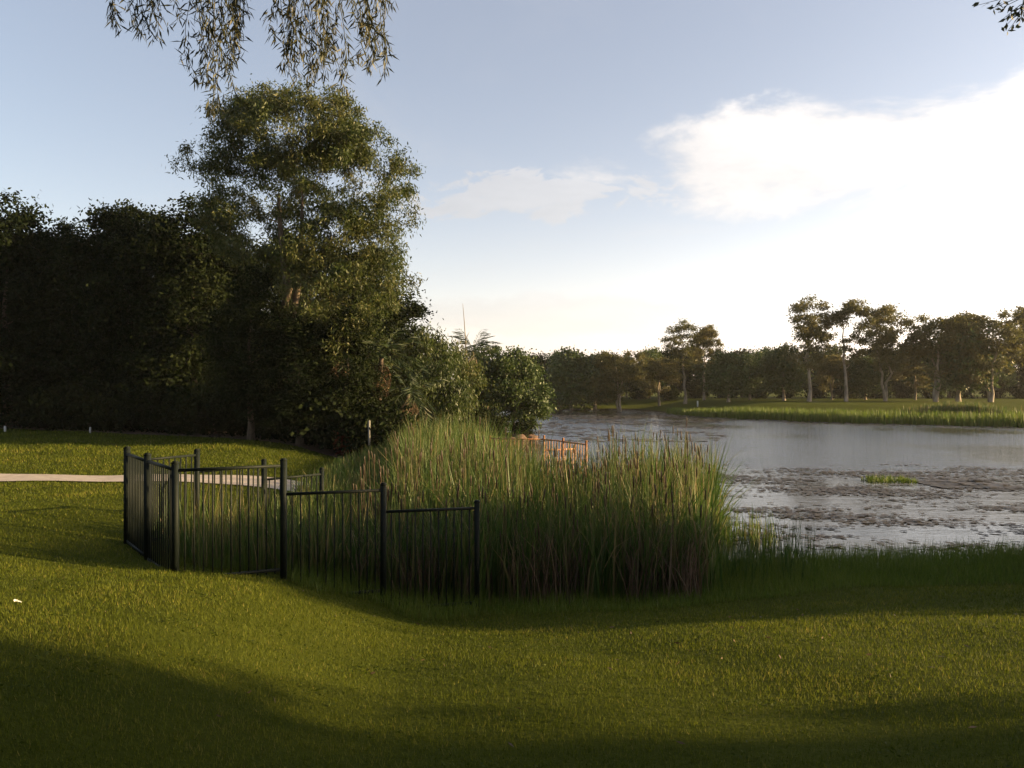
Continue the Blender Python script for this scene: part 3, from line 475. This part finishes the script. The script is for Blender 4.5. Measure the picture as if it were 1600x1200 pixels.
# ---------------------------------------------------------------- grass, reeds, lilies (nobody could count them)
rng = np.random.default_rng(200)
N = 1300000; d = 2.6 + (38 - 2.6) * rng.uniform(0, 1, N) ** 1.0
keep = rng.uniform(0, 1, N) < np.minimum(1, (4.2 / d) ** .75); d = d[keep]; x = rng.uniform(-.86, .95, len(d)) * (d + .6)
inp = (d > np.interp(x, [p[0] for p in PR], [p[1] for p in PR])) & (d < np.interp(x, [p[0] for p in PL], [p[1] for p in PL])) & (x < -4.3)
sd = sdist(x, d); ok = (sd > 1.3) & ~inp & ~((x < -3.5) & (d > bedy(x))) & ~((d > 14) & (x > -3)) & ~((x > 1.5) & (sd < 2.6)); x, d = x[ok], d[ok]
mott = .5 * np.sin(x * 1.7 + 2 * np.sin(d * .9)) * np.sin(d * 2.1 + x * .6) + .5 * np.sin(x * .45 + 1.7 * np.sin(d * .8 + .3 * x)) * np.sin(d * 1.3 - .25 * x + 2 * np.sin(x * .5)) + .35 * np.sin(x * 5.1 + 3 * np.sin(d * 2.7)) * np.sin(d * 6.3 + 2 * np.sin(x * 1.9)); n = len(x)
sc = (d / 4.2) ** .62
ac = Acc(); Bp = np.column_stack([x, d, zf(x, d) - .004]); hh = rng.uniform(.014, .042, n) * (1 + .3 * mott) * np.maximum(sc ** .45, (d / 9) ** .75); ww = .0046 * np.maximum(sc, (d / 4.2) ** 1.0 * .85) * rng.uniform(.7, 1.3, n)
yaw = rng.uniform(0, 6.283, n); ax = np.stack([np.cos(yaw), np.sin(yaw), np.zeros(n)], 1) * ww[:, None] * .5; ld = rng.uniform(0, 6.283, n); tl = np.stack([np.cos(ld), np.sin(ld), np.zeros(n)], 1) * (hh * rng.uniform(0, .75, n))[:, None]
tip = Bp + tl + np.array([0, 0, 1]) * hh[:, None]; V = np.stack([Bp - ax, Bp + ax, tip], 1).reshape(-1, 3)
rr = np.clip(rng.uniform(0, .62, n) + .28 * mott + (rng.uniform(0, 1, n) < .07) * .5, 0, 1); ac.add(V, None, np.arange(n * 3).reshape(-1, 3), np.repeat(rr, 3))
link('lawn_grass', ac.mesh('lawn_grass', MG), label='short mown lawn grass sloping down to the pond', cat='grass', kind='stuff')
# low weeds and dry fallen leaves that break up the turf
nw = 90; wx, wy = rng.uniform(-6, 6, nw), rng.uniform(3.4, 10, nw); wx = np.repeat(wx, 26) + rng.normal(size=nw * 26) * .16; wy = np.repeat(wy, 26) + rng.normal(size=nw * 26) * .10
e = (sdist(wx, wy) > 3.4); wx, wy = wx[e], wy[e]; n = len(wx); ac = Acc(); D = rng.normal(size=(n, 3)); D[:, 2] = rng.uniform(.0, .5, n)
leaves(ac, np.column_stack([wx, wy, zf(wx, wy) + .016]), D, rng.uniform(.02, .04, n), rng.uniform(.010, .02, n), rng.uniform(0, .45, n)); link('lawn_weeds', ac.mesh('lawn_weeds', MG), label='low broad leaved weeds dotted through the near lawn', cat='weeds', kind='stuff')
n = 110; wx, wy = rng.uniform(-7, 7, n), rng.uniform(3.2, 10.5, n); e = (sdist(wx, wy) > 3.2); wx, wy = wx[e], wy[e]; n = len(wx); ac = Acc(); D = rng.normal(size=(n, 3)); D[:, 2] *= .25
leaves(ac, np.column_stack([wx, wy, zf(wx, wy) + .03]), D, rng.uniform(.04, .09, n), rng.uniform(.010, .022, n), rng.uniform(0, 1, n)); link('fallen_leaves', ac.mesh('fallen_leaves', MDEAD), label='dry narrow leaves fallen on the near lawn', cat='leaves', kind='stuff')
# long grass on the bank at the right and round the fence foot
def scatter(n, x0, x1, y0, y1): return rng.uniform(x0, x1, n), rng.uniform(y0, y1, n)
x, y = scatter(90000, -5.2, 15, 9.6, 17.2); sd = sdist(x, y); crest = 2.9 + .5 * np.sin(x * .7) * .5
ok = (sd < crest) & (sd > -.9) & (x > -.4) | ((x > -5) & (x <= -.4) & (sd < 3.1 + .3 * np.sin(x * 4)) & (sd > -.5)); x, y, sd = x[ok], y[ok], sd[ok]; n = len(x); sd = np.where(x < -.4, sd - 1.0, sd)
hh = np.interp(sd, [-.9, 0, 1.5, 3.2], [.5, .42, .26, .09]) * rng.uniform(.6, 1.25, n); ac = Acc(); blades(ac, np.column_stack([x, y, np.maximum(zf(x, y), -.1) - .01]), hh, rng.uniform(.006, .011, n), rng.uniform(0, .8, n), .3, .5, 2)
link('bank_grass', ac.mesh('bank_grass', MLONG), label='long green grass on the shaded pond bank at right', cat='grass', kind='stuff')
# reeds
def reeds(name, x, y, top, label, mat, nb=6, dead=.0, w=.014, kind='stuff', lean=.10, bend=.28):
    x = np.repeat(x, nb) + rng.normal(size=len(x) * nb) * .05; y = np.repeat(y, nb) + rng.normal(size=len(y) * nb) * .05; n = len(x)
    z = np.maximum(zf(x, y), -.25); h = np.maximum(.25, np.repeat(top, nb) - z) * rng.uniform(.62, 1.06, n); ac = Acc()
    blades(ac, np.column_stack([x, y, z - .02]), h, w * rng.uniform(.7, 1.3, n), np.clip(rng.uniform(0, .8, n) + (rng.uniform(0, 1, n) < dead) * .6, 0, 1), lean, bend, 3)
    return link(name, ac.mesh(name, mat), label=label, cat='reeds', kind=kind)
x, y = scatter(9000, -6, 5.6, 11.9, 29); px = 800 + x / y * F
front = np.interp(x, [-6, -3.4, -2, -.5, 1, 3, 5.6], [15, 11.75, 11.9, 12.2, 12.4, 12.6, 13]); inside = (y > front) & (px < 1112 + 10 * np.sin(y * 3)) & (px > np.interp(y, [12, 16, 20, 29], [425, 440, 500, 585])) & (y < np.interp(px, [500, 760, 800, 850, 930, 1112], [29, 29, 24, 21, 20.5, 20.5]))
x, y, px = x[inside], y[inside], px[inside]; n = len(x); land = sdist(x, y) > .5
top = np.interp(y, [12, 15, 19, 29], [1.72, 2.1, 2.4, 2.5]) + .18 * np.sin(x * 2.1 + y) * np.cos(y * 1.3) + .16 * np.sin(x * 5.3 + 2 * np.sin(y * 3)) * np.sin(y * 4.7) + rng.normal(size=n) * .16
gap_ = np.exp(-((px - 862) / 62) ** 2); top -= gap_ * np.interp(y, [13, 18, 22], [.05, .28, .4]); top = np.where(px < 640, np.minimum(top, np.interp(px, [425, 520, 565, 610, 640], [1.75, 1.6, 1.55, 1.75, 2.5])), top)
reeds('reed_bed', x, y, top, 'tall green reed bed filling the pond corner', MREED, 5, .13, .028, 'stuff', .15, .5)
hx, hy = scatter(380, -2.8, 4.6, 12.2, 20); hp = 800 + hx / hy * F; e = (hp < 1105) & (hp > 560); hx, hy = hx[e], hy[e]; ac = Acc()
for q in range(len(hx)):
    zt = np.interp(hy[q], [12, 15, 19], [1.7, 2.1, 2.35]) + rng.normal() * .2 - .35 * math.exp(-((hp[e][q] - 862) / 62) ** 2); lx, ly = rng.normal(size=2) * .14
    b0 = np.array([hx[q], hy[q], -.1]); t0 = np.array([hx[q] + lx, hy[q] + ly, zt]); v = (t0 - b0); tube(ac, [b0, b0 + v * .55 + (0, 0, .02), t0 - v / np.linalg.norm(v) * .2], [.006, .005, .004], 4, .45)
    tube(ac, [t0 - v / np.linalg.norm(v) * .2, t0 - v / np.linalg.norm(v) * .19, t0 - v / np.linalg.norm(v) * .03, t0], [.005, .013, .012, .003], 6, .12)
link('cattail_heads', ac.mesh('cattail_heads', MDEAD), label='brown cattail seed heads among the tall reeds', cat='reeds', kind='stuff')
x, y = scatter(1100, -6, -2.9, 11.4, 18.5); e = (y > np.interp(x, [-6, -5.5, -4.4, -3], [13.3, 12.6, 11.2, 11.5])) & (y < np.interp(x, [-6, -3], [13.6, 17.5])); x, y = x[e], y[e]
reeds('sparse_reeds', x, y, zf(x, y) + rng.uniform(.5, 1.35, len(x)), 'sparse upright reeds standing inside the fence corner', MREED, 4, .3, .013)
x, y = scatter(520, -2.6, 3.2, 11.9, 13.6); e = (y > np.interp(x, [-2.6, -.5, 3.2], [11.8, 12.1, 12.4])) & (np.sin(x * 3.1) + .6 * np.sin(x * 7.3) > -.35); x, y = x[e], y[e]
reeds('dead_reeds', x, y, rng.uniform(.9, 1.85, len(x)), 'brown dead reeds leaning at the front of the reed bed', MDEAD, 4, .3, .014, 'stuff', .3, .5)
x, y = scatter(420, 3.4, 6.6, 13.6, 16.8); e = np.abs(x / y * F + 800 - rng.choice([1150, 1185, 1225, 1245], len(x))) < 26; x, y = x[e], y[e]
reeds('shore_sedges', x, y, rng.uniform(.7, 1.35, len(x)), 'thin sedges standing in the water right of the reed bed', MREED, 5, .1, .011)
x, y = scatter(60, 4.6, 5.9, 17.5, 19.5); reeds('shore_sedges', x, y, rng.uniform(.5, .9, 60), 'small sedge tuft on the water beside the tall reeds', MREED, 6, .05, .02)
x, y = scatter(160, 13.1, 14.8, 29, 30); reeds('floating_grass', x, y, rng.uniform(.12, .3, 160), 'low bright green grass patch among the lily pads', MLONG, 8, 0, .03)
# reeds along the far shore
u = rng.uniform(0, 1, 9000); sx = np.interp(u, [0, .15, .4, 1], [19.5, 22, 32, 75]); sy = np.interp(sx, [17, 19, 21, 30, 42, 60, 90], [112, 98, 87, 75, 67, 58, 48]) + rng.uniform(-.8, 3.8, 9000)
reeds('far_reeds', sx + rng.uniform(-.6, .6, 9000), sy, rng.uniform(.7, 1.45, 9000) * np.interp(sx, [19, 24, 60], [.55, 1, 1.05]), 'green reeds fringing the far shore', MLONG, 3, .05, .06)
sx = np.clip(rng.normal(41.2, 1.8, 900), 36, 46); reeds('far_tall_grass', sx, np.interp(sx, [38, 46], [75, 71]) + rng.uniform(-1, 1, 900), rng.uniform(1.5, 2.3, 900) - .12 * np.abs(sx - 41.2), 'pale sunlit tall grass behind the far reeds', MREED, 4, .35, .05)
# lily pads
def pads(name, x, y, rad, label):
    n = len(x); a = np.linspace(0, 2 * np.pi, 9)[:-1][None] + rng.uniform(0, 6, n)[:, None]; rr_ = rad[:, None] * rng.uniform(.85, 1.1, (n, 8)); rr_[:, 0] *= .25
    tx_, ty_ = rng.normal(size=n) * .02, rng.normal(size=n) * .02; dx = np.cos(a) * rr_; dy = np.sin(a) * rr_
    zc_ = .012 + rng.uniform(0, .02, n) + (rng.uniform(0, 1, n) < .05) * rng.uniform(.02, .08, n); z = zc_[:, None] + dx * tx_[:, None] + dy * ty_[:, None] + rng.uniform(0, .004, (n, 8))
    V = np.concatenate([np.stack([x, y, zc_], 1)[:, None], np.stack([x[:, None] + dx, y[:, None] + dy, z], -1)], 1).reshape(-1, 3); o = (np.arange(n) * 9)[:, None]; k = np.arange(8)[None]
    T = np.stack([o + 0 * k, o + 1 + k, o + 1 + (k + 1) % 8], -1).reshape(-1, 3); ac = Acc(); ac.add(V, None, T, np.repeat(rng.uniform(0, .9, n), 9)); link(name, ac.mesh(name, MPAD), label=label, cat='lily pads', kind='stuff')
x, y = scatter(60000, 4, 36, 15.5, 36); px = 800 + x / y * F; py = 600 + 3.6 / y * F
f = .8 * np.sin(x * .4 + 1.5 * np.sin(y * .35)) * np.sin(y * 1.1 + .3 * x) + .6 * np.sin(x * .9 + 2 * np.sin(y * 1.3)) * np.sin(y * 3.4 + .8 * np.sin(x * .8)) + .3 * np.sin(x * 3.1 + y) * np.sin(y * 7 + x) ; dens = np.interp(py, [715, 735, 760, 800, 812, 850], [-.9, .25, .35, -.1, .15, .35])
e = (sdist(x, y) < -.1) & (f + rng.normal(size=len(x)) * .4 < dens - .60) & (px > 1118); pads('lily_pads', x[e], y[e], rng.uniform(.05, .11, e.sum()), 'mat of dark lily pads floating near the bank')
x, y = scatter(16000, -2, 75, 36, 113); px = 800 + x / y * F; py = 600 + 3.6 / y * F; s_ = sdist(x, y)
f = np.sin(x * .35 + np.sin(y * .2) * 2) * np.sin(y * .33 + .2 * x); e = (s_ < -.3) & (((px < 1130) & (py < 690) & (f + rng.normal(size=len(x)) * .3 < .12)) | ((s_ > -5) & (y > 40) & (x > 16) & (rng.uniform(0, 1, len(x)) < .6)))
pads('lily_pads', x[e], y[e], rng.uniform(.2, .42, e.sum()), 'dark lily pads strewn over the far arm of the pond')
x, y = scatter(500, 14.8, 17.6, 27.4, 29.6); pads('lily_pads', x, y, rng.uniform(.1, .2, 500), 'raised purplish lily leaves right of the green grass patch')

# evening haze: one even box of air round the whole scene
m, t, out = newmat('haze_air'); v = nod(t, 'ShaderNodeVolumePrincipled'); v.inputs['Color'].default_value = (.95, .93, .9, 1); v.inputs['Density'].default_value = .00016; v.inputs['Anisotropy'].default_value = .3
t.links.new(v.outputs[0], out.inputs['Volume']); a = Acc(); box(a, (0, 10, 8.5), (2640, 2640, 22)); link('haze', a.mesh('haze', m), kind='stuff', label='thin warm evening haze over the pond', cat='haze')
